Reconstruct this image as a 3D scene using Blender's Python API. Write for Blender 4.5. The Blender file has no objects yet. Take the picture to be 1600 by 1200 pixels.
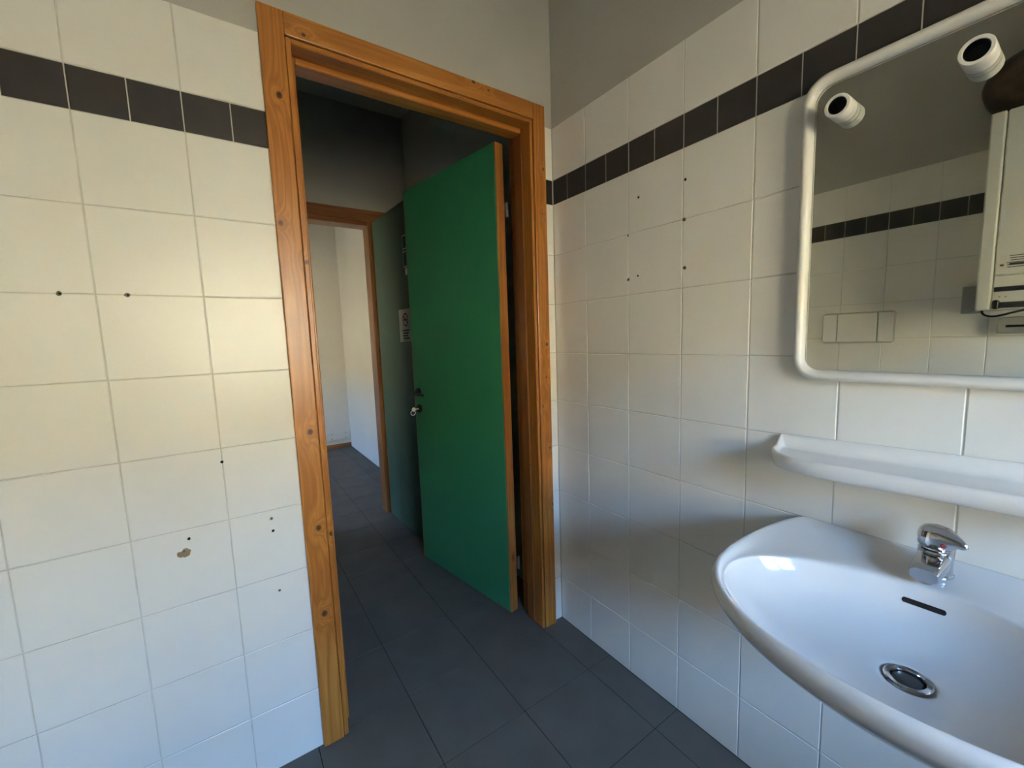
import bpy, bmesh, math, random
from mathutils import Vector, Matrix, Euler
random.seed(7)
C = bpy.context.scene.collection
S = bpy.context.scene

# ------------------------------------------------------------------ camera
cam_d = bpy.data.cameras.new('camera'); cam = bpy.data.objects.new('camera', cam_d); C.objects.link(cam)
cam_d.sensor_width = 36.0; cam_d.sensor_fit = 'HORIZONTAL'; cam_d.lens = 645.593 * 36 / 1600; cam_d.clip_start = 0.01
yaw, pitch, roll = 0.598616, -0.109144, -0.0337396
f = Vector((math.sin(yaw)*math.cos(pitch), math.cos(yaw)*math.cos(pitch), math.sin(pitch)))
r0 = Vector((math.cos(yaw), -math.sin(yaw), 0)); u0 = r0.cross(f)
rt = math.cos(roll)*r0 + math.sin(roll)*u0; up = math.cos(roll)*u0 - math.sin(roll)*r0
m = Matrix((rt, up, -f)).transposed().to_4x4(); m.translation = Vector((-1.14434, -1.33750, 1.26253))
cam.matrix_world = m
S.camera = cam

# ------------------------------------------------------------------ light
SKY_STRENGTH = 2.05
SUN_STRENGTH = 11.0
EXPOSURE = 3.0
w = bpy.data.worlds.new('sky'); S.world = w; w.use_nodes = True
nt = w.node_tree; nt.nodes.clear()
sky = nt.nodes.new('ShaderNodeTexSky'); sky.sky_type = 'NISHITA'; sky.sun_disc = False
sky.sun_elevation = math.radians(48); sky.sun_rotation = math.radians(40); sky.air_density = 1.0; sky.dust_density = 0.3; sky.ozone_density = 3.0
bg = nt.nodes.new('ShaderNodeBackground'); bg.inputs['Strength'].default_value = SKY_STRENGTH
wo = nt.nodes.new('ShaderNodeOutputWorld')
nt.links.new(sky.outputs[0], bg.inputs[0]); nt.links.new(bg.outputs[0], wo.inputs[0])
sun_d = bpy.data.lights.new('sun', 'SUN'); sun_d.energy = SUN_STRENGTH; sun_d.angle = math.radians(0.6); sun_d.color = (1.0, .88, .70)
sun = bpy.data.objects.new('sun', sun_d); C.objects.link(sun); sun.location = (8, 2, 10)
sun.rotation_euler = (-Vector((0.42, 0.50, 0.76))).to_track_quat('-Z', 'Y').to_euler()
def portal(name, loc, rot, sx, sy):
    d = bpy.data.lights.new(name, 'AREA'); d.shape = 'RECTANGLE'; d.size = sx; d.size_y = sy; d.cycles.is_portal = True
    o = bpy.data.objects.new(name, d); C.objects.link(o); o.location = loc; o.rotation_euler = rot
# main window: in the wall behind the camera (y = YF); vestibule beyond; next room has a window of its own
YF = -2.75
WX0, WX1, WZ0, WZ1 = -1.40, -0.40, 0.95, 1.92
portal('window_portal', ((WX0+WX1)/2, YF-.20, (WZ0+WZ1)/2), (math.radians(90), 0, 0), WX1-WX0, WZ1-WZ0)
FX = -3.0
FY0, FY1, FZ0, FZ1 = 2.45, 3.35, 1.00, 1.90
portal('far_window_portal', (FX-.20, (FY0+FY1)/2, (FZ0+FZ1)/2), (math.radians(90), 0, math.radians(-90)), FY1-FY0, FZ1-FZ0)
S.view_settings.view_transform = 'Standard'; S.view_settings.look = 'None'
S.view_settings.gamma = 1.0; S.view_settings.use_curve_mapping = False; S.view_settings.exposure = EXPOSURE
S.cycles.max_bounces = 10; S.cycles.diffuse_bounces = 7; S.cycles.glossy_bounces = 5; S.cycles.transparent_max_bounces = 8
S.cycles.sample_clamp_indirect = 6.0; S.cycles.caustics_reflective = False; S.cycles.caustics_refractive = False
S.cycles.use_denoising = True

# ------------------------------------------------------------------ materials
class NT:
    def __init__(s, name):
        s.m = bpy.data.materials.new(name); s.m.use_nodes = True; s.t = s.m.node_tree; s.t.nodes.clear()
        s.out = s.n('ShaderNodeOutputMaterial'); s.b = s.n('ShaderNodeBsdfPrincipled'); s.l(s.b.outputs[0], s.out.inputs[0])
    def n(s, k, **kw):
        x = s.t.nodes.new(k)
        for a, v in kw.items(): setattr(x, a, v)
        return x
    def l(s, a, b): s.t.links.new(a, b)
    def set(s, **kw):
        for k, v in kw.items():
            i = s.b.inputs[k.replace('_', ' ')]
            i.default_value = (*v, 1) if isinstance(v, tuple) and len(v) == 3 else v
        return s
    def coord(s, scale=(1, 1, 1), loc=(0, 0, 0), kind='Object'):
        tc = s.n('ShaderNodeTexCoord'); mp = s.n('ShaderNodeMapping'); mp.inputs['Scale'].default_value = scale; mp.inputs['Location'].default_value = loc
        s.l(tc.outputs[kind], mp.inputs[0]); return mp.outputs[0]
    def world(s, scale=(1, 1, 1)):
        g = s.n('ShaderNodeNewGeometry'); mp = s.n('ShaderNodeMapping'); mp.inputs['Scale'].default_value = scale
        s.l(g.outputs['Position'], mp.inputs[0]); return mp.outputs[0]
    def noise(s, vec, scale, detail=3, rough=.5, dist=0):
        x = s.n('ShaderNodeTexNoise'); x.inputs['Scale'].default_value = scale; x.inputs['Detail'].default_value = detail
        x.inputs['Roughness'].default_value = rough; x.inputs['Distortion'].default_value = dist; s.l(vec, x.inputs['Vector']); return x
    def ramp(s, fac, stops):
        x = s.n('ShaderNodeValToRGB'); e = x.color_ramp.elements
        while len(e) < len(stops): e.new(.5)
        for i, (p, c) in enumerate(stops): e[i].position = p; e[i].color = (*c, 1)
        s.l(fac, x.inputs[0]); return x.outputs[0]
    def mix(s, fac, a, b, mode='MIX'):
        x = s.n('ShaderNodeMix', data_type='RGBA', blend_type=mode)
        for v, i in ((fac, 0), (a, 6), (b, 7)):
            if hasattr(v, 'links') or hasattr(v, 'is_linked'): s.l(v, x.inputs[i])
            elif isinstance(v, tuple): x.inputs[i].default_value = (*v, 1)
            else: x.inputs[i].default_value = v
        return x.outputs[2]
    def bump(s, h, strength=.1, dist=.01):
        x = s.n('ShaderNodeBump'); x.inputs['Strength'].default_value = strength; x.inputs['Distance'].default_value = dist
        s.l(h, x.inputs['Height']); s.l(x.outputs[0], s.b.inputs['Normal'])

def mottled(name, c1, c2, scale, rough, spec=.5, bump=0, bscale=None, metal=0, coat=0):
    t = NT(name); v = t.world(); n = t.noise(v, scale, 4)
    t.l(t.ramp(n.outputs[0], [(.3, c1), (.7, c2)]), t.b.inputs['Base Color'])
    t.set(Roughness=rough, Metallic=metal, Specular_IOR_Level=spec, Coat_Weight=coat)
    if bump:
        b = t.noise(v, bscale or scale*6, 3); t.bump(b.outputs[0], bump, .004)
    return t.m

MAT = {}
MAT['tile'] = mottled('white_glazed_tile', (.74, .715, .65), (.79, .77, .71), 3.5, .34, .5, .05, 16)
MAT['band'] = mottled('dark_glazed_tile', (.030, .027, .026), (.042, .037, .035), 14, .42, .45, .05, 60)
MAT['grout'] = mottled('grey_grout', (.52, .49, .42), (.66, .63, .56), 9, .9, .2, .2, 200)
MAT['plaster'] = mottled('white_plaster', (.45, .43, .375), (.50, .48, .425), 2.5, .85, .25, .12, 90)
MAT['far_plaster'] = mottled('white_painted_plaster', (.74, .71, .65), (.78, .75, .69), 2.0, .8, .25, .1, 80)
MAT['ceil'] = mottled('ceiling_paint', (.66, .65, .60), (.70, .69, .64), 2, .9, .2)
MAT['floor_joint'] = mottled('floor_joint', (.018, .018, .018), (.028, .028, .027), 20, .95, .05)
MAT['floor'] = mottled('grey_stoneware', (.104, .095, .080), (.130, .119, .101), 7, .62, .3, .10, 120)
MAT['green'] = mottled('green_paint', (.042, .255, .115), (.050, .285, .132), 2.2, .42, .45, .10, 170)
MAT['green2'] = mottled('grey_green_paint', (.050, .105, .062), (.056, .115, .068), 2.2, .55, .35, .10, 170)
MAT['ceramic'] = mottled('white_ceramic', (.62, .62, .61), (.64, .64, .63), 2, .10, .5, coat=.3)
MAT['shelf'] = mottled('white_glazed_shelf', (.78, .76, .71), (.80, .78, .74), 2, .22, .5)
MAT['frame'] = mottled('white_plastic', (.74, .72, .66), (.77, .75, .69), 2, .33, .5)
MAT['chrome'] = mottled('chrome', (.62, .62, .63), (.66, .66, .67), 30, .09, .5, metal=1)
MAT['steel'] = mottled('dull_steel', (.38, .37, .35), (.46, .45, .43), 30, .32, .5, metal=1)
MAT['black'] = mottled('black_plastic', (.008, .008, .008), (.012, .012, .012), 10, .35, .4)
MAT['hole'] = mottled('dark_hole', (.010, .008, .006), (.016, .012, .009), 40, .9, .1)
MAT['plug'] = mottled('grey_wall_plug', (.14, .12, .10), (.20, .18, .15), 90, .8, .2)
MAT['patch'] = mottled('tan_filler', (.30, .20, .11), (.40, .28, .17), 60, .8, .2)
MAT['paper'] = mottled('white_paper', (.66, .64, .58), (.70, .68, .62), 10, .7, .2)
MAT['ink'] = mottled('grey_ink', (.10, .10, .10), (.13, .13, .13), 30, .7, .2)
MAT['red'] = mottled('red_plastic', (.20, .012, .010), (.24, .018, .014), 30, .4, .4)
MAT['brownred'] = mottled('red_label', (.20, .045, .02), (.25, .06, .03), 30, .6, .3)
MAT['signgreen'] = mottled('sign_green', (.004, .05, .025), (.006, .06, .03), 30, .5, .3)
MAT['enamel'] = mottled('white_enamel', (.66, .66, .60), (.70, .70, .64), 3, .35, .5)
MAT['grey'] = mottled('grey_plastic', (.30, .30, .28), (.34, .34, .32), 6, .45, .4)
MAT['seam_shade'] = mottled('shaded_plastic', (.46, .45, .41), (.50, .49, .45), 6, .5, .4)  # white plate's base greyed: shadow lines of its seams painted into the colour
MAT['nickel'] = mottled('bright_nickel', (.80, .80, .78), (.84, .84, .82), 20, .35, .6, metal=.4)
MAT['charcoal'] = mottled('charcoal_plastic', (.03, .032, .035), (.045, .047, .05), 12, .4, .4)
MAT['rust'] = mottled('tarnished_metal', (.05, .03, .02), (.14, .09, .06), 14, .42, .5, .2, 60, metal=.5)
MAT['facade'] = mottled('cream_render', (.70, .535, .31), (.76, .585, .35), .5, .9, .1)
MAT['ground'] = mottled('dry_ground', (.26, .20, .12), (.33, .26, .16), .6, .95, .1)

def mirror_mat():
    t = NT('mirror_glass'); v = t.world(); n = t.noise(v, 3, 3)
    t.l(t.ramp(n.outputs[0], [(.3, (.72, .73, .67)), (.7, (.75, .76, .70))]), t.b.inputs['Base Color'])
    t.set(Metallic=1.0, Roughness=.012); return t.m
MAT['mirror'] = mirror_mat()
def glass_mat():
    t = NT('window_glass'); t.t.nodes.remove(t.b)
    tr = t.n('ShaderNodeBsdfTransparent'); tr.inputs[0].default_value = (.94, .96, .95, 1)
    gl = t.n('ShaderNodeBsdfGlossy'); gl.inputs['Roughness'].default_value = .02
    fr = t.n('ShaderNodeFresnel'); fr.inputs[0].default_value = 1.45; mx = t.n('ShaderNodeMixShader')
    t.l(fr.outputs[0], mx.inputs[0]); t.l(tr.outputs[0], mx.inputs[1]); t.l(gl.outputs[0], mx.inputs[2]); t.l(mx.outputs[0], t.out.inputs[0]); return t.m
MAT['glass'] = glass_mat()

def wood(name, axis, knots=(), seed=0.0, c=((.33, .108, .014), (.48, .185, .030), (.62, .28, .060)), auto=True, amp=1.0):
    """honey varnished pine; axis = grain direction (0,1,2); knots = world points with radius"""
    t = NT(name); sc = [11, 11, 11]; sc[axis] = .30
    v0 = t.world()
    add = t.n('ShaderNodeVectorMath', operation='ADD'); add.inputs[1].default_value = (seed*3.1, seed*1.7, seed*2.3); t.l(v0, add.inputs[0])
    # displace the grain around each knot so that it flows past
    v = add.outputs[0]; kmask = None; kdark = None
    for (kx, ky, kz, kr) in knots:
        sub = t.n('ShaderNodeVectorMath', operation='SUBTRACT'); t.l(v0, sub.inputs[0]); sub.inputs[1].default_value = (kx, ky, kz)
        st = t.n('ShaderNodeVectorMath', operation='MULTIPLY'); t.l(sub.outputs[0], st.inputs[0])
        q = [1/kr]*3; q[axis] = .8/kr
        st.inputs[1].default_value = q
        ln = t.n('ShaderNodeVectorMath', operation='LENGTH'); t.l(st.outputs[0], ln.inputs[0])
        if kmask is None: kmask = ln.outputs['Value']
        else:
            mn = t.n('ShaderNodeMath', operation='MINIMUM'); t.l(kmask, mn.inputs[0]); t.l(ln.outputs['Value'], mn.inputs[1]); kmask = mn.outputs[0]
    mp = t.n('ShaderNodeMapping'); mp.inputs['Scale'].default_value = sc; t.l(v, mp.inputs[0])
    if kmask is not None:
        # grain rings near the knot
        dv = t.n('ShaderNodeMath', operation='DIVIDE'); dv.inputs[0].default_value = .45; t.l(kmask, dv.inputs[1])
        cl = t.n('ShaderNodeMath', operation='MINIMUM'); t.l(dv.outputs[0], cl.inputs[0]); cl.inputs[1].default_value = 1.0
        ad = t.n('ShaderNodeVectorMath', operation='ADD'); t.l(mp.outputs[0], ad.inputs[0])
        cb = t.n('ShaderNodeCombineXYZ'); t.l(cl.outputs[0], cb.inputs[0]); t.l(cl.outputs[0], cb.inputs[1]); t.l(cl.outputs[0], cb.inputs[2])
        t.l(cb.outputs[0], ad.inputs[1]); gv = ad.outputs[0]
    else: gv = mp.outputs[0]
    n1 = t.noise(gv, 1.6, 3, .55, .25)
    wv = t.n('ShaderNodeMath', operation='MULTIPLY'); t.l(n1.outputs[0], wv.inputs[0]); wv.inputs[1].default_value = 15.0
    fr = t.n('ShaderNodeMath', operation='PINGPONG'); t.l(wv.outputs[0], fr.inputs[0]); fr.inputs[1].default_value = 1.0
    big = t.noise(v, 2.3, 2)
    mixf = t.n('ShaderNodeMath', operation='MULTIPLY_ADD'); t.l(fr.outputs[0], mixf.inputs[0]); mixf.inputs[1].default_value = .42*amp
    t.l(big.outputs[0], mixf.inputs[2])
    col = t.ramp(mixf.outputs[0], [(.25, c[2]), (.60, c[1]), (1.0, c[0])])
    if auto:
        ksc = [11.0]*3; ksc[axis] = 4.2
        mpk = t.n('ShaderNodeMapping'); mpk.inputs['Scale'].default_value = ksc; t.l(v, mpk.inputs[0])
        vo = t.n('ShaderNodeTexVoronoi'); vo.inputs['Scale'].default_value = 1.0; t.l(mpk.outputs[0], vo.inputs['Vector'])
        col = t.mix(t.ramp(vo.outputs['Distance'], [(.05, (.75, .75, .75)), (.13, (0, 0, 0))]), col, (.07, .02, .006))
    if kmask is not None:
        col = t.mix(t.ramp(kmask, [(0, (1, 1, 1)), (.75/3, (.95, .95, .95)), (1.0/3, (.45, .45, .45)), (1.7/3, (0, 0, 0))]) if False else kn(t, kmask), col, (.060, .016, .006))
    t.l(col, t.b.inputs['Base Color']); t.set(Roughness=.36, Specular_IOR_Level=.5, Coat_Weight=.35, Coat_Roughness=.28)
    t.bump(fr.outputs[0], .05, .002)
    return t.m
def kn(t, kmask):
    mr = t.n('ShaderNodeMapRange'); t.l(kmask, mr.inputs[0]); mr.inputs[1].default_value = .55; mr.inputs[2].default_value = 1.35
    mr.inputs[3].default_value = .95; mr.inputs[4].default_value = 0.0; mr.interpolation_type = 'SMOOTHSTEP'; return mr.outputs[0]

# ------------------------------------------------------------------ helpers
def link(name, mesh, parent=None, loc=(0, 0, 0)):
    o = bpy.data.objects.new(name, mesh); C.objects.link(o); o.location = loc
    if parent is not None: o.parent = parent
    return o
def mesh_of(name, bm, mats, smooth=False):
    me = bpy.data.meshes.new(name); bm.normal_update(); bm.to_mesh(me); bm.free()
    for k in (mats if isinstance(mats, (list, tuple)) else [mats]): me.materials.append(k if not isinstance(k, str) else MAT[k])
    if smooth:
        for p in me.polygons: p.use_smooth = True
    return me
def obj(name, bm, mats, parent=None, loc=(0, 0, 0), smooth=False):
    return link(name, mesh_of(name, bm, mats, smooth), parent, loc)
def tag(o, label, cat, group=None, kind=None):
    o['label'] = label; o['category'] = cat
    if group: o['group'] = group
    if kind: o['kind'] = kind
    return o
def empty(name, loc=(0, 0, 0), rot=(0, 0, 0)):
    o = bpy.data.objects.new(name, None); C.objects.link(o); o.location = loc; o.rotation_euler = rot; o.empty_display_size = .05; return o
def box(bm, x0, x1, y0, y1, z0, z1, mi=0, bevel=0.0, seg=1, mat=None):
    r = bmesh.ops.create_cube(bm, size=1.0)
    vs = r['verts']
    for v in vs: v.co = Vector(((x0+x1)/2 + v.co.x*(x1-x0), (y0+y1)/2 + v.co.y*(y1-y0), (z0+z1)/2 + v.co.z*(z1-z0)))
    fs = list({f for v in vs for f in v.link_faces})
    if mi:
        for f_ in fs: f_.material_index = mi
    if bevel:
        es = list({e for v in vs for e in v.link_edges})
        r2 = bmesh.ops.bevel(bm, geom=es, offset=bevel, segments=seg, profile=.5, affect='EDGES')
        if mi:
            for f_ in r2['faces']: f_.material_index = mi
def bx(*a, **k):
    bm = bmesh.new(); box(bm, *a, **k); return bm
def ring(bm, pts):
    return [bm.verts.new(p) for p in pts]
def skin(bm, a, b, mi=0, flip=False):
    n = len(a)
    for i in range(n):
        q = (a[i], a[(i+1) % n], b[(i+1) % n], b[i])
        fa = bm.faces.new(q[::-1] if flip else q); fa.material_index = mi
def loft(loops, cap0=True, cap1=True, mi=0):
    bm = bmesh.new(); rs = [ring(bm, l) for l in loops]
    for a, b in zip(rs, rs[1:]): skin(bm, a, b, mi)
    if cap0: bm.faces.new(rs[0][::-1]).material_index = mi
    if cap1: bm.faces.new(rs[-1]).material_index = mi
    bmesh.ops.recalc_face_normals(bm, faces=bm.faces[:]); return bm
def lathe(prof, axis_o, axis_d, n=32, cap0=True, cap1=True):
    """prof = [(radius, height)] along axis_d from axis_o"""
    d = Vector(axis_d).normalized(); a = d.orthogonal().normalized(); b = d.cross(a); o = Vector(axis_o)
    return loft([[o + d*h + (a*math.cos(2*math.pi*i/n) + b*math.sin(2*math.pi*i/n))*r for i in range(n)] for r, h in prof], cap0, cap1)
def tube(pts, r, n=12):
    pts = [Vector(p) for p in pts]; loops = []; prev = None
    for i, p in enumerate(pts):
        d = (pts[min(i+1, len(pts)-1)] - pts[max(i-1, 0)]).normalized()
        a = d.orthogonal().normalized() if prev is None else (prev - d*prev.dot(d)).normalized(); prev = a; b = d.cross(a)
        rr = r[i] if isinstance(r, (list, tuple)) else r
        loops.append([p + (a*math.cos(2*math.pi*k/n) + b*math.sin(2*math.pi*k/n))*rr for k in range(n)])
    return loft(loops)
def catmull(P, n, closed=False):
    out = []; L = len(P); segs = L if closed else L-1
    P = [Vector(p) for p in P]
    for i in range(segs):
        g = lambda k: P[k % L] if closed else P[max(0, min(L-1, k))]
        p0, p1, p2, p3 = g(i-1), g(i), g(i+1), g(i+2)
        for k in range(n):
            t = k/n
            out.append(.5*((2*p1) + (p2-p0)*t + (2*p0-5*p1+4*p2-p3)*t*t + (3*p1-p0-3*p2+p3)*t**3))
    if not closed: out.append(P[-1])
    return out
def smooth_by_angle(o, deg=35):
    me = o.data
    for p in me.polygons: p.use_smooth = True
    try: me.set_sharp_from_angle(angle=math.radians(deg))
    except Exception: pass

# piece of tiling: a slab with chamfered edges. ua = the in-plane axis, na = outward normal
_cache = {}
def piece_mesh(kind, w_, h_, ua, na, mat, depth=.006, ch=.0016):
    k = (kind, round(w_, 4), round(h_, 4), ua, na)
    if k in _cache: return _cache[k]
    U = Vector(ua); N = Vector(na); V = N.cross(U)
    bm = bmesh.new()
    def rr(ins, d): return ring(bm, [U*((w_/2-ins)*sx) + V*((h_/2-ins)*sy) + N*d for sx, sy in ((-1, -1), (1, -1), (1, 1), (-1, 1))])
    a, b, c = rr(0, -depth), rr(0, -ch*.75), rr(ch, 0)
    skin(bm, a, b); skin(bm, b, c); bm.faces.new(c)
    me = mesh_of(kind, bm, mat); _cache[k] = me; return me

GR = .0024
def tile_rows():
    """(z0, z1, kind) from the floor to the top course"""
    rows = [(0.0, .1975, 'tile')] + [(.1975+.2*i - .0002*i, .3975+.2*i-.0002*i, 'tile') for i in range(8)]
    rows += [(1.7955, 1.8915, 'band'), (1.8915, 2.0885, 'tile')]
    return rows
def lay(wall, ua, na, origin, a0, a1, phase, near, skip=None, jit=.0011):
    """tile a wall: a = coordinate along the wall axis; origin(a,z) gives the world point; near(a) is True where pieces are single objects"""
    far = bmesh.new(); U = Vector(ua)
    for z0, z1, kd in tile_rows():
        step = .1 if kd == 'band' else .2
        k0 = math.floor((a0-phase)/step); k1 = math.ceil((a1-phase)/step)
        for k in range(k0, k1):
            b0, b1 = max(a0, phase+k*step), min(a1, phase+(k+1)*step)
            for c0, c1, e0, e1 in (skip(b0, b1, z0, z1) if skip else [(b0, b1, z0, z1)]):
                if c1-c0 < .006 or e1-e0 < .006: continue
                W, H = c1-c0-GR, e1-e0-GR; p = Vector(origin((c0+c1)/2, (e0+e1)/2))
                me = piece_mesh(kd + '_piece', W, H, ua, na, kd)
                if near((c0+c1)/2):
                    o = link('tile' if kd == 'tile' else 'border_tile', me, wall, p)
                    N = Vector(na); ax = U*random.uniform(-jit, jit) + Vector((0, 0, 1))*random.uniform(-jit, jit)
                    o.rotation_euler = (ax.x, ax.y, ax.z)
                else:
                    n0 = len(far.verts); far.from_mesh(me); far.verts.ensure_lookup_table()
                    for v in far.verts[n0:]: v.co += p
                    far.faces.ensure_lookup_table()
                    if kd == 'band':
                        for q in far.faces[-9:]: q.material_index = 1
    if len(far.verts):
        o = obj('tiling', far, ['tile', 'band'], wall); o['kind'] = 'stuff'
    else: far.free()

TILE_TOP = 2.0885
CEIL = 2.85
def subtract(x0, x1, z0, z1, hx0, hx1, hz1):
    """rect minus a doorway (hx0..hx1 up to hz1)"""
    if x1 <= hx0 or x0 >= hx1 or z0 >= hz1: return [(x0, x1, z0, z1)]
    out = []
    if x0 < hx0: out.append((x0, hx0, z0, z1))
    if x1 > hx1: out.append((hx1, x1, z0, z1))
    if z1 > hz1: out.append((max(x0, hx0), min(x1, hx1), hz1, z1))
    return out

# ------------------------------------------------------------------ structure
XL = -1.97
YP = 1.67            # far wall of the vestibule
YB = 4.0             # back wall of the next room
B = .0013            # grout face lies this far behind the tile faces
# door wall
bm = bmesh.new()
for (x0, x1, z0, z1) in ((XL-.12, -.96, 0, TILE_TOP), (-.08, .0, 0, TILE_TOP)): box(bm, x0, x1, B, .115, z0, z1, 0)
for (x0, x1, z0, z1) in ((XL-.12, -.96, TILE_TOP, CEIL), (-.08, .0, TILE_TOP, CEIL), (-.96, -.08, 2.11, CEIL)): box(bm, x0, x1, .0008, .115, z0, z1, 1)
wall_back = tag(obj('wall_back', bm, ['grout', 'plaster']), 'white tiled wall with a dark border row around the pine doorway', 'wall', kind='structure')
CAS0, CAS1 = -1.002, -.046
lay(wall_back, (1, 0, 0), (0, -1, 0), lambda a, z: (a, 0, z), XL+.001, -.001, -1.3826, lambda a: True,
    skip=lambda x0, x1, z0, z1: subtract(x0, x1, z0, z1, CAS0, CAS1, 2.15))
# right wall: tiled in the washroom, plain plaster beyond
bm = bmesh.new()
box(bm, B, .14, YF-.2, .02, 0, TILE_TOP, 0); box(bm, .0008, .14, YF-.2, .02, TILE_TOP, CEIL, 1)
box(bm, .03, .14, .02, YB+.12, 0, CEIL, 2)
wall_right = tag(obj('wall_right', bm, ['grout', 'plaster', 'far_plaster']), 'long white wall, tiled behind the basin and plastered beyond the doorway', 'wall', kind='structure')
lay(wall_right, (0, 1, 0), (-1, 0, 0), lambda a, z: (0, a, z), YF+.001, -.001, -.1847, lambda a: a > -1.6)
# left wall (seen in the mirror)
bm = bmesh.new()
box(bm, XL-.12, XL-B, YF-.2, .0, 0, TILE_TOP, 0); box(bm, XL-.12, XL-.0008, YF-.2, .0, TILE_TOP, CEIL, 1)
box(bm, XL-.12, XL, .115, YP, 0, CEIL, 1)
wall_left = tag(obj('wall_left', bm, ['grout', 'plaster']), 'white tiled wall opposite the mirror, with a dark border row', 'wall', kind='structure')
lay(wall_left, (0, -1, 0), (1, 0, 0), lambda a, z: (XL, a, z), YF+.001, -.001, -.3735, lambda a: a > -1.4)
# wall with the window, behind the camera
bm = bmesh.new()
for (x0, x1, z0, z1) in ((XL-.12, WX0, 0, CEIL), (WX1, .14, 0, CEIL), (WX0, WX1, 0, WZ0), (WX0, WX1, WZ1, CEIL)): box(bm, x0, x1, YF-.2, YF, z0, z1)
wall_front = tag(obj('wall_front', bm, ['far_plaster']), 'white wall with the window, behind the viewer', 'wall', kind='structure')
# partition between the vestibule and the next room
bm = bmesh.new()
D2L, D2R, D2T = -1.06, -.245, 2.09
for (x0, x1, z0, z1) in ((FX-.12, D2L-.02, 0, CEIL), (D2R+.02, .03, 0, CEIL), (D2L-.02, D2R+.02, D2T+.02, CEIL)): box(bm, x0, x1, YP, YP+.11, z0, z1)
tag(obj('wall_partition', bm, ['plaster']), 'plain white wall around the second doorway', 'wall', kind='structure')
wall_far = tag(obj('wall_far', bx(FX-.12, .14, YB, YB+.12, 0, CEIL), ['far_plaster']), 'plain white end wall of the room seen through both doorways', 'wall', kind='structure')
bm = bmesh.new()
for (y0, y1, z0, z1) in ((YP+.11, FY0, 0, CEIL), (FY1, YB, 0, CEIL), (FY0, FY1, 0, FZ0), (FY0, FY1, FZ1, CEIL)): box(bm, FX-.2, FX, y0, y1, z0, z1)
tag(obj('wall_far_side', bm, ['far_plaster']), 'white wall with a window in the room beyond', 'wall', kind='structure')
tag(obj('ceiling', bx(FX-.3, .3, YF-.3, YB+.3, CEIL, CEIL+.15), ['ceil']), 'white painted ceiling', 'ceiling', kind='structure')
# floor with single tiles
floor = tag(obj('floor', bx(FX-.3, .14, YF-.2, YB+.12, -.12, -.0022), ['floor_joint']), 'dark grey tiled floor running through the doorways', 'floor', kind='structure')
ftj = .0002
for i in range(-5, 4):
    for j in range(-9, 15):
        x0, x1, y0, y1 = -.718+.3*i, -.418+.3*i, .016+.3*j, .316+.3*j
        x0, x1, y0, y1 = max(x0, XL), min(x1, .03), max(y0, YF), min(y1, YB)
        if x1-x0 < .01 or y1-y0 < .01: continue
        if y1 <= .02: x1 = min(x1, 0.0)
        if x1-x0 < .01: continue
        o = link('floor_tile', piece_mesh('floor_piece', x1-x0-.0026, y1-y0-.0026, (1, 0, 0), (0, 0, 1), 'floor', .01, .0004), floor, ((x0+x1)/2, (y0+y1)/2, 0))
        o.rotation_euler = (random.uniform(-ftj, ftj), random.uniform(-ftj, ftj), 0)
# windows behind the viewer and in the next room
def window(name, label, horizontal, a0, a1, z0, z1, plane):
    """casement: frame, mullion, two panes; horizontal True = wall along x"""
    P = (lambda a, d, z: (a, plane+d, z)) if horizontal else (lambda a, d, z: (plane+d, a, z))
    def bb(bm, a, b, d0, d1, c, e):
        p, q = P(a, d0, c), P(b, d1, e); box(bm, min(p[0], q[0]), max(p[0], q[0]), min(p[1], q[1]), max(p[1], q[1]), c, e)
    w_ = empty(name, P((a0+a1)/2, 0, z0)); tag(w_, label, 'window', kind='structure'); inv = Matrix.Translation(-Vector(w_.location))
    bm = bmesh.new(); T = .045
    for a, b, c, e in ((a0, a0+T, z0, z1), (a1-T, a1, z0, z1), (a0+T, a1-T, z0, z0+T), (a0+T, a1-T, z1-T, z1), ((a0+a1)/2-.03, (a0+a1)/2+.03, z0+T, z1-T)): bb(bm, a, b, -.12, -.07, c, e)
    bm.transform(inv); obj('window_frame', bm, 'frame', w_)
    for a, b in ((a0+T, (a0+a1)/2-.03), ((a0+a1)/2+.03, a1-T)):
        bm = bmesh.new(); bb(bm, a, b, -.098, -.094, z0+T, z1-T); bm.transform(inv); obj('pane', bm, 'glass', w_)
window('window_1', 'white casement window behind the viewer', True, WX0, WX1, WZ0, WZ1, YF)
window('window_2', 'white casement window in the room beyond', False, FY0, FY1, FZ0, FZ1, FX)
# ground outside
tag(obj('ground', bx(-40, 40, -60, 40, -.6, -.13), ['ground']), 'dry pale ground outside', 'ground', kind='structure')

# sunlit house across the yard, faced by the window behind the viewer
hs = tag(empty('house', (-1, -13, -.13)), 'cream rendered house across the yard behind the viewer', 'house')
bm = bx(-16, 16, -3, 0, 0, 4.6); obj('facade', bm, 'facade', hs)
obj('roof', loft([[Vector((x, y, z)) for y, z in ((-3.6, 4.55), (.45, 4.55), (.45, 4.68), (-1.5, 5.3), (-3.6, 4.68))] for x in (-16.4, 16.4)]), 'brownred', hs)
for i in range(6):
    o = obj('house_window', bx(-13.6+4.6*i, -12.4+4.6*i, .0, .04, 1.3, 2.7), 'frame', hs); obj('pane', bx(-13.5+4.6*i, -12.5+4.6*i, .04, .05, 1.4, 2.6), 'charcoal', o)

h2 = tag(empty('house', (-16, 6, -.13), (0, 0, math.radians(90))), 'cream rendered house beyond the window of the farther room', 'house')
for ch in list(hs.children):
    c = ch.copy(); C.objects.link(c); c.parent = h2
    for g in ch.children:
        d = g.copy(); C.objects.link(d); d.parent = c

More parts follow.
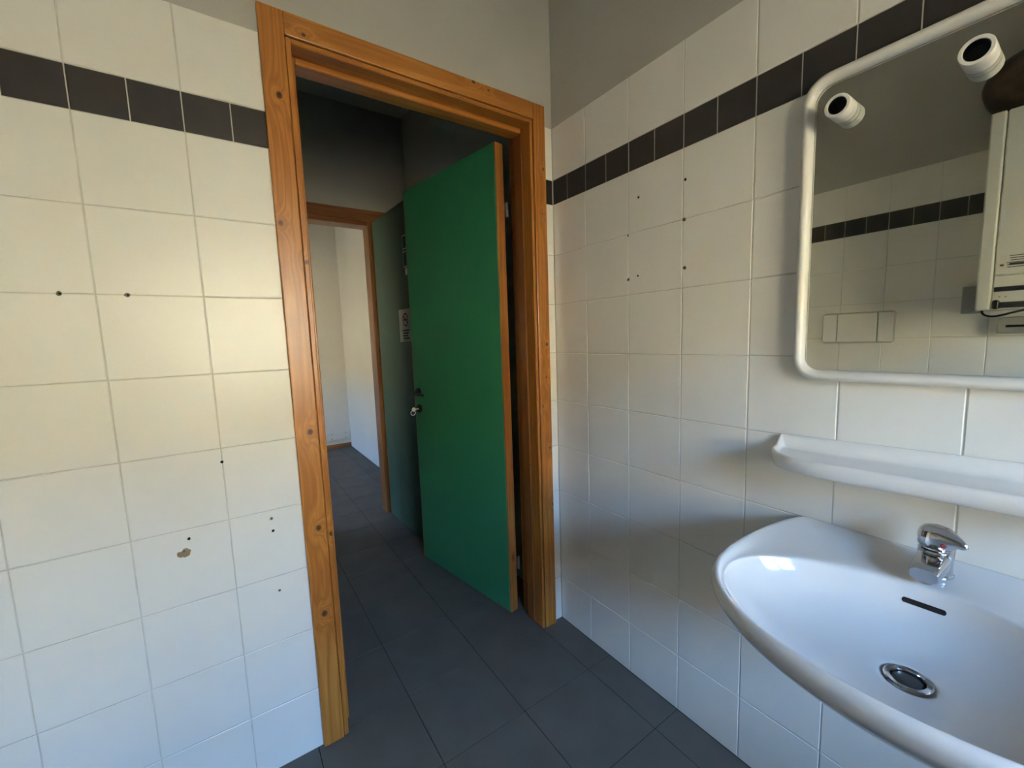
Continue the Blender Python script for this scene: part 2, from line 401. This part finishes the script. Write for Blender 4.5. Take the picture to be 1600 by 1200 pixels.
# small marks on the tiles: drill holes, plugs, a filled patch
def mark(wall, kind, p, n, r, mat, flat=.0006):
    n = Vector(n); a = n.orthogonal().normalized(); b = n.cross(a); bm = bmesh.new(); N = 12
    jr = [r*random.uniform(.82, 1.15) for _ in range(N)]
    o_ = [Vector(p) + (a*math.cos(2*math.pi*i/N) + b*math.sin(2*math.pi*i/N))*jr[i] for i in range(N)]
    r0_ = ring(bm, o_); r1_ = ring(bm, [q*.75 + Vector(p)*.25 + n*flat for q in o_]); skin(bm, r0_, r1_); bm.faces.new(r1_)
    bmesh.ops.recalc_face_normals(bm, faces=bm.faces[:])
    obj(kind, bm, mat, wall)
for x, z, r, mt in ((-1.441, 1.396, .0055, 'plug'), (-1.328, 1.396, .0055, 'plug'), (-1.183, .960, .004, 'hole'), (-1.271, .771, .0038, 'hole'), (-1.083, .773, .0042, 'plug'), (-1.082, .736, .004, 'hole'), (-1.081, .553, .004, 'plug')):
    mark(wall_back, 'drill_hole', (x, -.0002, z), (0, -1, 0), r, mt)
    if mt == 'plug': mark(wall_back, 'drill_hole', (x+.001, -.0008, z), (0, -1, 0), r*.45, 'hole')
mark(wall_back, 'filler_patch', (-1.281, -.0002, .736), (0, -1, 0), .011, 'patch'); mark(wall_back, 'filler_patch', (-1.2915, -.0003, .734), (0, -1, 0), .0085, 'patch')
mark(wall_back, 'drill_hole', (-1.284, -.0009, .741), (0, -1, 0), .0035, 'plug')
for y, z, r, mt in ((-.425, 1.705, .0035, 'hole'), (-.592, 1.707, .004, 'hole'), (-.590, 1.595, .0062, 'plug'), (-.593, 1.455, .006, 'plug'), (-.383, 1.449, .006, 'plug'), (-.423, 1.456, .0035, 'hole'), (-.382, 1.594, .004, 'plug')):
    mark(wall_right, 'drill_hole', (-.0002, y, z), (-1, 0, 0), r, mt)
    if mt == 'plug': mark(wall_right, 'drill_hole', (-.0009, y, z), (-1, 0, 0), r*.4, 'hole')

# ------------------------------------------------------------------ first door: pine frame and green leaf
YC = -.014
WV = wood('pine_left_casing', 2, [(-.968, -.014, 1.935, .0070), (-.992, -.014, 1.60, .0063), (-.965, -.014, 1.01, .0077), (-.965, -.014, .715, .0077), (-.970, -.014, .44, .0084), (-.935, -.010, 1.50, .0056), (-.93, -.008, .685, .0070)], 1.0, auto=False)
WR = wood('pine_right_casing', 2, [(-.060, -.014, 1.92, .0042), (-.068, -.014, 1.75, .0028), (-.062, -.014, 1.235, .0060), (-.068, -.014, 1.10, .0042), (-.058, -.014, .80, .0042), (-.09, -.014, .98, .0035), (-.05, -.014, .55, .0049)], 4.0, auto=False)
WH = wood('pine_head', 0, [(-.895, -.014, 2.110, .0049), (-.36, -.014, 2.150, .0063), (-.30, -.014, 2.140, .0042)], 7.0, auto=False)
WJ = wood('pine_jamb', 2, [(-.118, .045, .95, .0042), (-.116, .045, 1.32, .0035), (-.118, .05, .72, .0042)], 9.0, ((.20, .062, .010), (.28, .095, .018), (.36, .14, .03)), auto=False)
WE = wood('pine_edge', 2, [], 12.0, ((.27, .085, .02), (.40, .15, .035), (.52, .23, .06)), auto=True)
W2 = wood('pine_second_frame', 2, [], 15.0, ((.22, .075, .02), (.31, .125, .035), (.40, .18, .06)), auto=True)
W2H = wood('pine_second_head', 0, [], 17.0, ((.20, .065, .018), (.29, .110, .030), (.37, .16, .05)), auto=False)
door1 = tag(empty('door_1', (-.515, 0, 0)), 'pine framed doorway with a green leaf standing open', 'door', kind='structure')
D1 = Vector(door1.location)
def dpart(name, bm, mat, par, origin, angle=None):
    bm.transform(Matrix.Translation(-origin)); o = obj(name, bm, mat, par)
    return o
HT = 2.156
# casing boards (front face with softened edges), narrow inner strips, jambs and stops
dpart('casing', bx(-1.004, -.943, YC, .0015, .0, HT, bevel=.003, seg=2), [WV], door1, D1)
dpart('casing', bx(-.103, -.045, YC, .0015, .0, HT, bevel=.003, seg=2), [WR], door1, D1)
dpart('head_casing', bx(-.943, -.103, YC, .0015, 2.096, HT, bevel=.003, seg=2), [WH], door1, D1)
dpart('jamb', bx(-.9415, -.928, YC+.005, .048, .0, 2.094, bevel=.002), [WV], door1, D1)
dpart('jamb', bx(-.117, -.1045, YC+.005, .048, .0, 2.094, bevel=.002), [WR], door1, D1)
dpart('head_jamb', bx(-.928, -.117, YC+.005, .048, 2.079, 2.094, bevel=.002), [WH], door1, D1)
dpart('door_stop', bx(-.955, -.913, .048, .100, .0, 2.10, bevel=.003), [WV], door1, D1)
dpart('door_stop', bx(-.119, -.085, .048, .100, .0, 2.10, bevel=.003), [WJ], door1, D1)
dpart('head_stop', bx(-.913, -.119, .048, .100, 2.062, 2.10, bevel=.003), [WH], door1, D1)
dpart('rebate', bx(-.105, -.082, .100, .150, .0, 2.10, bevel=.002), [WJ], door1, D1)
dpart('rebate', bx(-.958, -.928, .100, .135, .0, 2.10, bevel=.002), [WV], door1, D1)
dpart('head_rebate', bx(-.928, -.105, .100, .135, 2.078, 2.11, bevel=.002), [WH], door1, D1)
# leaf, in its own frame: x along the leaf from the hinge, y out of the visible face
ang = math.atan2(.987, -.163)
leaf = obj('leaf', bx(.006, .738, -.043, 0, .010, 2.062, bevel=.0015), ['green'], door1, Vector((-.176, .151, 0)) - D1)
leaf.rotation_euler = (0, 0, ang)
obj('edge_strip', bx(-.001, .006, -.043, -.0005, .010, 2.062, bevel=.001), [WE], leaf)
obj('edge_strip', bx(.738, .742, -.043, -.0005, .010, 2.062, bevel=.001), [WE], leaf)
def handle_set(par, x, zl, zk, side=1, tip=-1):
    """lever with rosette, and a lock rosette, on the face whose outward direction is +y*side"""
    bm = lathe([(.024, 0), (.025, .004), (.023, .009), (.012, .011)], (x, 0, zl), (0, side, 0), 20); o = obj('handle_rosette', bm, 'black', par); smooth_by_angle(o)
    P = catmull([(x, .008*side, zl), (x, .030*side, zl), (x+.004*tip, .044*side, zl), (x+.020*tip, .050*side, zl), (x+.06*tip, .050*side, zl-.002), (x+.112*tip, .048*side, zl-.004)], 6)
    o = obj('lever', tube(P, [.008]*len(P), 12), 'charcoal', par); smooth_by_angle(o, 60)
    o = obj('lock_rosette', lathe([(.024, 0), (.025, .004), (.023, .008), (.009, .009)], (x, 0, zk), (0, side, 0), 20), 'black', par); smooth_by_angle(o)
handle_set(leaf, .692, .985, .893)
for z in (1.80, .24):
    bm = lathe([(.0035, -.030), (.0075, -.028), (.0075, -.001), (.006, 0), (.0075, .001), (.0075, .028), (.0035, .030)], (-.010, -.047, z), (0, 0, 1), 14)
    box(bm, -.0085, -.0012, -.050, -.043, z-.018, z+.018)
    o = obj('hinge', bm, 'steel', leaf); smooth_by_angle(o)
# key with ring hanging from the lock
kp = leaf.matrix_basis.copy()
leafM = Matrix.Translation(D1) @ Matrix.LocRotScale(leaf.location, leaf.rotation_euler, None)
key = empty('key', (leafM @ Vector((.692, .009, .893)))); key.rotation_euler = (0, 0, ang)
tag(key, 'silver key with a split ring, left in the lock of the nearer green door', 'key')
bm = bmesh.new(); box(bm, -.002, .002, .0, .022, -.003, .003, bevel=.0006)
o = obj('key_shank', bm, 'nickel', key)
o = obj('key_bow', lathe([(.0115, -.0012), (.012, 0), (.0115, .0012)], (0, .031, 0), (1, 0, 0), 20), 'nickel', key); smooth_by_angle(o)
rg = [(.004*math.sin(2*t), .033 + .013*math.sin(t)*.5, -.022 + .016*math.cos(t)) for t in [2*math.pi*i/24 for i in range(24)]]
bm = bmesh.new(); loops = []
for i in range(24):
    t = 2*math.pi*i/24; c = Vector((0, .036, -.018)); rad = Vector((0, math.sin(t), math.cos(t)))
    loops.append(ring(bm, [c + rad*(.0135 + .002*math.cos(q)) + Vector((1, 0, 0))*.002*math.sin(q) for q in [2*math.pi*k/8 for k in range(8)]]))
for i in range(24): skin(bm, loops[i], loops[(i+1) % 24])
bmesh.ops.recalc_face_normals(bm, faces=bm.faces[:]); o = obj('split_ring', bm, 'nickel', key, smooth=True)

# ------------------------------------------------------------------ second door at the end of the vestibule
door2 = tag(empty('door_2', (-.65, YP, 0)), 'second pine framed doorway beyond, its grey-green leaf folded back', 'door', kind='structure')
D2 = Vector(door2.location); Y0 = YP-.014
for x0, x1 in ((D2L-.075, D2L-.012), (D2R+.012, D2R+.119)): dpart('casing', bx(x0, x1, Y0, YP+.001, 0, 2.1075, bevel=.003), [W2], door2, D2)
dpart('head_casing', bx(D2L-.012, D2R+.012+.107, Y0+.0005, YP+.001, 2.108, 2.178, bevel=.003), [W2H], door2, D2)
dpart('jamb', bx(D2L-.02, D2L, Y0+.004, YP+.11, 0, 2.106, bevel=.002), [W2], door2, D2)
dpart('jamb', bx(-.268, D2R+.02, Y0+.004, YP+.11, 0, 2.106, bevel=.002), [W2], door2, D2)
dpart('head_jamb', bx(D2L, -.268, Y0+.004, YP+.11, 2.072, 2.106, bevel=.002), [W2H], door2, D2)
ang2 = math.atan2(-1, .05)
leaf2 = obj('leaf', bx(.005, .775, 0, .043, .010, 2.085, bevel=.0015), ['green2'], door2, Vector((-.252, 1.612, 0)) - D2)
leaf2.rotation_euler = (0, 0, ang2)
obj('edge_strip', bx(.0, .005, .0005, .043, .010, 2.085, bevel=.001), [W2], leaf2)
obj('edge_strip', bx(.775, .780, .0005, .043, .010, 2.085, bevel=.001), [W2], leaf2)
for z in (1.82, .25):
    o = obj('hinge', lathe([(.0035, -.030), (.0075, -.028), (.0075, .028), (.0035, .030)], (-.006, .046, z), (0, 0, 1), 12), 'steel', leaf2); smooth_by_angle(o)
# signs fixed to that leaf: frame of the leaf, face at y=0 looking along -y
L2M = Matrix.Translation(D2) @ Matrix.LocRotScale(leaf2.location, leaf2.rotation_euler, None)
def on_leaf2(name, x, z):
    o = empty(name); o.matrix_world = L2M @ Matrix.Translation((x, -.0002, z)); return o
sg = tag(on_leaf2('exit_sign', .600, 1.798), 'dark green and white emergency exit sign high on the far green door', 'sign')
obj('plate', bx(-.10, .10, -.003, 0, -.093, .093, bevel=.0008), 'paper', sg)
for a in ((-.094, -.035, .018, .086), (-.094, -.030, -.086, -.006), (-.022, .094, .030, .086), (.0, .094, -.086, .018), (-.094, -.022, .0, .012)):
    obj('pictogram_panel', bx(a[0], a[1], -.0036, -.003, a[2], a[3]), 'signgreen', sg)
bm = bmesh.new(); box(bm, .02, .05, -.0042, -.0036, -.07, .005); box(bm, .055, .085, -.0042, -.0036, -.07, -.045); obj('pictogram_panel', bm, 'paper', sg)
sl = tag(on_leaf2('sticker', .615, 1.680), 'narrow white sticker under the exit sign on the far green door', 'sticker')
obj('sheet', bx(-.10, .09, -.0012, 0, -.019, .019), 'paper', sl)
for k, (a, b) in enumerate(((-.06, -.012), (-.02, .012), (.0, .04))): obj('print_line', bx(a, b+.03, -.0016, -.0012, .008-.011*k, .012-.011*k), 'ink', sl)
rl = tag(on_leaf2('red_label', .585, 1.625), 'small brownish red label between the two signs on the far green door', 'label')
obj('sheet', bx(-.035, .035, -.0015, 0, -.024, .024), 'brownred', rl); obj('print_line', bx(-.022, .022, -.0019, -.0015, -.004, .004), 'ink', rl)
ns = tag(on_leaf2('no_smoking_notice', .455, 1.365), 'white no smoking notice at eye level on the far green door', 'sign')
obj('sheet', bx(-.075, .13, -.0022, 0, -.100, .100, bevel=.0006), 'paper', ns)
def annulus(r0_, r1_, y, N=32):
    bm = bmesh.new(); a = ring(bm, [(r1_*math.cos(2*math.pi*i/N), y, r1_*math.sin(2*math.pi*i/N)) for i in range(N)]); b = ring(bm, [(r0_*math.cos(2*math.pi*i/N), y, r0_*math.sin(2*math.pi*i/N)) for i in range(N)])
    skin(bm, a, b); return bm
bm = annulus(.032, .041, -.0026); bm.transform(Matrix.Translation((.022, 0, .035))); obj('prohibition_ring', bm, 'brownred', ns)
bm = bx(-.034, .034, -.0027, -.0024, -.004, .004); bm.transform(Matrix.Translation((.022, 0, .035)) @ Matrix.Rotation(math.radians(40), 4, 'Y')); obj('prohibition_bar', bm, 'brownred', ns)
bm = bmesh.new(); box(bm, -.005, .045, -.0025, -.0023, .030, .038); box(bm, .040, .044, -.0025, -.0023, .040, .052); obj('cigarette', bm, 'ink', ns)
for k in range(4): obj('print_line', bx(-.03 + .006*(k % 2), .075-.012*(k % 3), -.0026, -.0022, -.034-.016*k, -.026-.016*k), 'ink', ns)

# ------------------------------------------------------------------ room beyond
tag(obj('baseboard_far', bx(FX, .03, YB-.014, YB, 0, .048, bevel=.002), [W2H]), 'reddish wooden baseboard along the far end wall', 'baseboard', kind='structure')
tr = tag(empty('socket_panel', (-.12, YB-.012, .150)), 'white panel with four screws low on the far end wall', 'socket panel')
obj('back_box', bx(-.16, .145, 0, .012, -.062, .062, bevel=.002), 'far_plaster', tr)
obj('cover', bx(-.145, .130, -.006, 0, -.048, .048, bevel=.003), 'frame', tr)
for x in (-.07, .09):
    for z in (-.028, .030): obj('screw', lathe([(.006, 0), (.005, .002)], (x, -.006, z), (0, -1, 0), 10), 'plug', tr)

# ------------------------------------------------------------------ wash basin
YS = -1.185          # centre line of basin, tap, shelf and mirror
half = [(-.000, .258), (-.018, .268), (-.050, .279), (-.101, .289), (-.170, .2965), (-.246, .2985), (-.320, .293), (-.384, .275), (-.440, .240), (-.484, .188), (-.512, .125), (-.526, .060)]
ctrl = [(x, -y) for x, y in half[::-1]]      # from the front (-y side) to the wall, then back along +y
outer_c = [Vector((x, y, 0)) for x, y in half] + [Vector((-.530, 0, 0))] + [Vector((x, -y, 0)) for x, y in half[::-1]]
curve = catmull(outer_c, 6)
NB = 12
back = [Vector((0, -.258 + .516*i/NB, 0)) for i in range(1, NB)]
outl = curve + back                          # closed, starts at (0,+.258), goes to the front, round to (0,-.258), back along wall
cen = Vector((-.285, 0, 0))
ihalf = [(-.134, 0), (-.140, .05), (-.160, .11), (-.200, .185), (-.250, .238), (-.300, .262), (-.350, .262), (-.405, .236), (-.452, .185), (-.487, .118), (-.503, .055), (-.507, 0)]
icurve = catmull([Vector((x, y, 0)) for x, y in ihalf] + [Vector((x, -y, 0)) for x, y in ihalf[-2:0:-1]], 10, True)
angs = [(math.atan2((p-cen).y, (p-cen).x), (p-cen).length) for p in icurve]; angs.sort()
def inner_at(p):
    a = math.atan2((p-cen).y, (p-cen).x); n = len(angs)
    for i in range(n):
        a0, r0_ = angs[i]; a1, r1_ = angs[(i+1) % n]
        if i == n-1: a1 += 2*math.pi
        aa = a if a >= angs[0][0] else a + 2*math.pi
        if a0 <= aa <= a1:
            r = r0_ + (r1_-r0_)*(aa-a0)/(a1-a0+1e-9); return cen + Vector((math.cos(a), math.sin(a), 0))*r
    return p
inn = [inner_at(p) for p in outl]
DR = Vector((-.285, 0, 0)); ZT, ZB = .7835, .694
def bowl_pt(pi, s):
    q = DR + (pi-DR)*s; h = .62*s**2.6 + .38*s**9
    return Vector((q.x, q.y, ZB + (ZT-ZB)*h))
def sc(p, s, z, keep=True):
    q = cen + (p-cen)*s; x = q.x
    return Vector((x, q.y, z))
def under(p, s, z):
    q = cen + Vector(((p-cen).x*s, (p-cen).y*s, 0))
    if p.x > -.06: q.x = p.x*(1) if s > .6 else q.x
    return Vector((min(q.x, -.0005), q.y, z))
loops = []
for s_, z_ in ((.15, .640), (.35, .648), (.52, .667), (.70, .698), (.85, .731), (.945, .756), (.985, .774)): loops.append([under(p, s_, z_) for p in outl])
loops.append([Vector((p.x-.0005, p.y, .787)) for p in outl])
for s_, z_ in ((.994, .7975), (.976, .8045), (.955, .8040)): loops.append([sc(p, s_, z_) for p in outl])
def mixl(t, z): return [Vector((a.x*(1-t)*1.0 + b.x*t, a.y*(1-t) + b.y*t, z)) for a, b in zip([sc(p, .955, 0) for p in outl], inn)]
loops += [mixl(.20, .7975), mixl(.48, .7905), mixl(.90, .7890), mixl(.975, .7880), mixl(1.0, .7845)]
for s_ in (.992, .965, .925, .88, .82, .74, .64, .52, .40, .28, .19): loops.append([bowl_pt(p, s_) for p in inn])
DRR = .031
loops.append([DR + (p-DR).normalized()*DRR + Vector((0, 0, ZB-.0005)) for p in inn])
loops.append([DR + (p-DR).normalized()*(DRR-.001) + Vector((0, 0, ZB-.010)) for p in inn])
bm = loft(loops, True, True)
basin = obj('wash_basin', bm, 'ceramic', None, (0, YS, 0), smooth=True)
md = basin.modifiers.new('sub', 'SUBSURF'); md.levels = 1; md.render_levels = 1
tag(basin, 'white oval ceramic wash basin fixed to the tiled wall under the shelf', 'basin')
# overflow slot in the back of the bowl
bm = bmesh.new(); pts = []
from mathutils.bvhtree import BVHTree
tree = BVHTree.FromObject(basin, bpy.context.evaluated_depsgraph_get())
SL = .029
for lay_ in range(2):
    L = []
    for i in range(32):
        t = 2*math.pi*i/32; yy = .0115 + ((SL-.004)*(1 if math.cos(t) > 0 else -1) + .004*math.cos(t))*(1 if lay_ == 0 else .985); zz = .757 + .0042*math.sin(t)*(1 if lay_ == 0 else .8)
        hit = tree.ray_cast(Vector((DR.x, yy, zz)), Vector((1, 0, 0)))
        L.append(hit[0] - Vector((1, 0, -.4))*(.0004 + .0006*lay_))
    pts.append(ring(bm, L))
skin(bm, pts[0], pts[1]); bm.faces.new(pts[1]); bmesh.ops.recalc_face_normals(bm, faces=bm.faces[:])
slot = obj('overflow_slot', bm, 'black', basin)
# drain
dr = obj('drain_flange', lathe([(.0295, -.008), (.0305, .0005), (.0288, .0020), (.0222, .0012), (.0205, -.004)], (DR.x, 0, ZB), (0, 0, 1), 36, True, False), 'chrome', basin); smooth_by_angle(dr)
o = obj('drain_plug', lathe([(.0195, -.007), (.0195, -.003), (.017, -.001), (.006, .0005)], (0, 0, 0), (0, 0, 1), 30), 'charcoal', dr, (DR.x, 0, ZB)); smooth_by_angle(o)

# ------------------------------------------------------------------ mixer tap
tap = tag(empty('mixer_tap', (-.072, YS+.014, .7935)), 'chrome single lever mixer tap on the back of the basin', 'tap')
o = obj('body', lathe([(.0275, 0), (.0275, .003), (.0255, .005), (.0250, .030), (.0242, .045), (.0235, .047), (.0200, .049), (.0200, .052)], (0, 0, 0), (0, 0, 1), 36), 'chrome', tap); smooth_by_angle(o)
# spout: flattened tube from the body towards the bowl
L = []
for x, zc, hw, hh in ((-.008, .026, .0235, .019), (-.022, .026, .0235, .0185), (-.040, .025, .0228, .0165), (-.060, .0235, .0210, .0145), (-.076, .0225, .0202, .0130), (-.081, .022, .0185, .0110)):
    L.append([Vector((x, math.copysign(abs(math.cos(t))**.6, math.cos(t))*hw, zc + math.copysign(abs(math.sin(t))**.6, math.sin(t))*hh)) for t in [2*math.pi*i/28 for i in range(28)]])
o = obj('spout', loft(L), 'chrome', tap); smooth_by_angle(o, 50)
o = obj('aerator', lathe([(.0105, 0), (.0105, .006), (.0090, .0065)], (-.066, 0, .0110), (0, 0, -1), 20), 'steel', tap); smooth_by_angle(o)
# lever cap: round body with a wedge reaching to the side
la = math.radians(-72)       # lever direction, measured from -x towards -y
dirv = Vector((-math.cos(la+math.pi*0), math.sin(la), 0)); dirv = Vector((-.30, -.954, 0)).normalized(); side = Vector((-dirv.y, dirv.x, 0))
L = []
for z, r, tip, tw in ((.053, .0235, .0, .0), (.056, .0258, .002, .3), (.064, .0262, .006, .45), (.071, .0258, .014, .42), (.077, .0252, .0205, .34), (.083, .0235, .0215, .26), (.0885, .019, .016, .2), (.0915, .011, .006, .2)):
    ring_ = []
    for i in range(40):
        t = 2*math.pi*i/40; c, s_ = math.cos(t), math.sin(t)
        k = max(0, c)**2.2
        zz = z
        if z > .07: zz = z - .30*max(0, r*c + tip*k - .012)
        else: zz = z - .05*max(0, tip*k)
        ring_.append(dirv*(r*c + tip*k) + side*(r*s_*(1-.45*k)) + Vector((0, 0, zz)))
    L.append(ring_)
lev = obj('lever', loft(L), 'chrome', tap); smooth_by_angle(lev, 45)
nd = Vector((-.86, -.51, 0)).normalized()
o = obj('temperature_mark', lathe([(.0045, 0), (.0042, .0012), (.002, .0018)], nd*.0254 + Vector((0, 0, .064)), nd, 14), 'red', tap); smooth_by_angle(o)

# ------------------------------------------------------------------ wall shelf
sh = [(-.000, .316), (-.018, .317), (-.050, .314), (-.080, .307), (-.108, .295), (-.133, .276), (-.151, .249), (-.162, .212), (-.167, .160), (-.168, .085)]
sh = [(x*.90, y) for x, y in sh]
so = catmull([Vector((x, y, 0)) for x, y in sh] + [Vector((x, -y, 0)) for x, y in sh[::-1]], 5)
so = so + [Vector((0, -.318 + .636*i/10, 0)) for i in range(1, 10)]
def rise(x): return .024*max(0, min(1, (x+.030)/.026))**1.2
def inset(p, d):
    """pull an outline point inwards by d (a stadium-shaped tray)"""
    cx = -.0756; hx, hy = .0756-d, .317-d
    qx = cx + (p.x-cx)*hx/.0756; qy = p.y*hy/.317
    return Vector((qx, qy, 0))
SZ = .972
loops = [[Vector((p.x*.8, p.y*.96, SZ-.033)) for p in so],
         [Vector((p.x*.95, p.y*.985, SZ-.030)) for p in so],
         [Vector((p.x, p.y, SZ-.013 + rise(p.x)*.4)) for p in so],
         [Vector((p.x, p.y*.999, SZ+.002 + rise(p.x)*.97)) for p in so],
         [Vector((inset(p, .004).x if p.x < -.004 else -.0005, inset(p, .004).y, SZ+.0065 + rise(p.x))) for p in so],
         [Vector((*inset(p, .009).xy, SZ+.0070 + rise(inset(p, .009).x))) for p in so],
         [Vector((*inset(p, .013).xy, SZ+.0050 + rise(inset(p, .013).x)*.9)) for p in so],
         [Vector((*inset(p, .018).xy, SZ+.0010 + rise(inset(p, .018).x)*.4)) for p in so],
         [Vector((*inset(p, .024).xy, SZ-.0002)) for p in so],
         [Vector((*inset(p, .040).xy, SZ-.0005)) for p in so]]
shelf = obj('wall_shelf', loft(loops), 'shelf', None, (-.0005, YS, 0), smooth=True)
for v in shelf.data.vertices: v.co.z += -.034*(v.co.y - .31)
md = shelf.modifiers.new('sub', 'SUBSURF'); md.levels = 1; md.render_levels = 1
tag(shelf, 'white glazed shelf with a rounded end, on the tiles between mirror and basin', 'shelf')

# ------------------------------------------------------------------ mirror with lamp holders
mir = tag(empty('wall_mirror', (0, YS, 1.4775)), 'white framed mirror with rounded corners above the basin shelf', 'mirror')
MH, MV, RC = .2890, .3350, .052
def rrect(hw, hv, rc, x, n=8):
    P = []
    for cx, cz, a0 in ((hw-rc, hv-rc, 0), (-hw+rc, hv-rc, 90), (-hw+rc, -hv+rc, 180), (hw-rc, -hv+rc, 270)):
        for k in range(n+1):
            a = math.radians(a0 + 90*k/n); P.append(Vector((x, cx + rc*math.cos(a), cz + rc*math.sin(a))))
    return P
prof = [(0, -.001), (0, -.016), (.0020, -.0225), (.0065, -.0275), (.0115, -.0285), (.0165, -.0260), (.0205, -.0220), (.0230, -.0165), (.0232, -.0105)]
bm = bmesh.new(); rs = [ring(bm, rrect(MH-i, MV-i, RC-i*.9, x)) for i, x in prof]
for a, b in zip(rs, rs[1:]): skin(bm, a, b)
bmesh.ops.recalc_face_normals(bm, faces=bm.faces[:])
fr = obj('mirror_frame', bm, 'frame', mir, smooth=True)
bm = bmesh.new(); a = ring(bm, rrect(MH-.020, MV-.020, RC-.018, -.0095)); bm.faces.new(a)
b = ring(bm, rrect(MH-.020, MV-.020, RC-.018, -.004)); skin(bm, a, b); bm.faces.new(b); bmesh.ops.recalc_face_normals(bm, faces=bm.faces[:])
gl = obj('mirror_glass', bm, 'mirror', mir)
for y in (.212, .017):
    hz = .245
    hold = obj('lamp_holder', lathe([(.0215, 0), (.0225, .001), (.0225, .0155), (.0218, .0162)], (-.0096, y, hz), (-1, 0, 0), 32), 'frame', mir); smooth_by_angle(hold)
    o = obj('holder_ring', lathe([(.0218, .0168), (.0228, .0175), (.0228, .0425), (.0218, .0440), (.0172, .0440), (.0164, .0430), (.0160, .0240)], (-.0096, y, hz), (-1, 0, 0), 32, True, False), 'frame', hold); smooth_by_angle(o)
    o = obj('socket_cup', lathe([(.0161, .0425), (.0158, .0415), (.0155, .0220), (.002, .0215)], (-.0096, y, hz), (-1, 0, 0), 28, False, True), 'black', hold)

# ------------------------------------------------------------------ on the wall opposite (seen in the mirror)
fp = tag(empty('flush_plate', (XL, -.459, 1.259)), 'wide white toilet flush plate with two upright seams, seen in the mirror', 'flush plate')
def yz_plate(hw, hv, rc, d, lip=.004):
    bm = bmesh.new(); a = ring(bm, rrect(hw, hv, rc, 0)); b = ring(bm, rrect(hw, hv, rc, d-lip)); c = ring(bm, rrect(hw-lip, hv-lip, rc-lip*.8, d))
    skin(bm, a, b); skin(bm, b, c); bm.faces.new(c); bmesh.ops.recalc_face_normals(bm, faces=bm.faces[:]); return bm
obj('plate_base', yz_plate(.172, .090, .020, .012), 'seam_shade', fp)
for y0, y1 in ((.097, .166), (-.094, .093), (-.166, -.098)): obj('flush_button', bx(.012, .0175, y0, y1, -.082, .082, bevel=.003, seg=2), 'frame', fp)
# boiler
bo = tag(empty('boiler', (XL, -1.16, 1.318)), 'white wall boiler with dark control strips and a sticker, seen in the mirror', 'boiler')
BH = .835
obj('casing', bx(.002, .270, -.215, .197, 0, BH, bevel=.006, seg=2), 'enamel', bo)
obj('front_frame', bx(.270, .296, .152, .197, 0, BH, bevel=.006, seg=2), 'enamel', bo)
obj('front_cover', bx(.270, .288, -.215, .148, .150, BH, bevel=.004), 'enamel', bo)
obj('control_panel', bx(.270, .284, -.215, .148, .0, .146, bevel=.003), 'enamel', bo)
obj('dark_strip', bx(.284, .290, -.210, .146, .078, .098, bevel=.002), 'charcoal', bo)
obj('dark_strip', bx(.284, .294, -.210, .138, .006, .032, bevel=.003), 'charcoal', bo)
obj('strip_cap', bx(.284, .297, .125, .147, .002, .042, bevel=.006), 'black', bo)
for y in (.128, .110): o = obj('dial', lathe([(.0035, 0), (.003, .003)], (.284, y, .055), (1, 0, 0), 14), 'grey', bo)
st = obj('sticker', bx(.288, .2888, -.10, .137, .172, .236), 'paper', bo)
for k in range(6):
    obj('print_line', bx(.2888, .2892, -.06, .100+.004*(k % 3)+.0025*(5-k), .178+.0095*k, .1815+.0095*k), 'ink', st)
obj('print_block', bx(.2888, .2894, .123, .134, .186, .194), 'brownred', st); obj('print_block', bx(.2888, .2894, .06, .108, .187, .196), 'charcoal', st)
fl = tag(empty('flue_pipe', (XL+.17, -1.06, 2.315)), 'dark tarnished flue elbow above the boiler, seen in the mirror', 'pipe')
P = [(0, -.34, 0), (0, -.2, 0), (0, -.06, 0)] + [(-.085+.085*math.cos(t), -.03+.085*math.sin(t), 0) for t in [math.radians(a) for a in (10, 28, 46, 64, 80)]] + [(-.12, .055, 0), (-.168, .055, 0)]
o = obj('pipe', tube(P, .105, 24), 'rust', fl); smooth_by_angle(o, 60)
o = obj('collar', lathe([(.106, 0), (.112, .004), (.112, .026), (.106, .03)], (0, -.11, 0), (0, 1, 0), 24), 'rust', fl); smooth_by_angle(o)
o = obj('spigot', tube([(.0, -.20, -.1605), (.0, -.20, -.08), (0, -.20, 0)], .06, 20), 'rust', fl)
gb = tag(empty('junction_box', (XL, -.915, 1.377)), 'flat grey box on the tiles beside the boiler, seen in the mirror', 'junction box')
obj('box_body', bx(.0, .030, -.040, .035, -.067, .067, bevel=.003), 'grey', gb); obj('box_lid', bx(.030, .034, -.037, .032, -.064, .064, bevel=.002), 'grey', gb)
cb = catmull([(XL+.235, -.975, 1.322), (XL+.240, -.985, 1.300), (XL+.245, -1.010, 1.290), (XL+.25, -1.04, 1.294), (XL+.25, -1.08, 1.306), (XL+.24, -1.12, 1.316)], 6)
tag(obj('cable', tube(cb, .0045, 10), 'black'), 'black cable looping under the boiler, seen in the mirror', 'cable')
dp = tag(empty('slotted_box', (XL, -1.16, 1.208)), 'low grey box with a dark slot under the boiler, seen in the mirror', 'box')
obj('box_body', bx(.0, .050, -.12, .152, 0, .078, bevel=.004, seg=2), 'grey', dp); obj('slot', bx(.050, .0515, -.10, .125, .030, .040, bevel=.0006), 'black', dp)

# names of repeats never carry a hidden index of ours: Blender adds its own suffixes
bpy.context.view_layer.update()
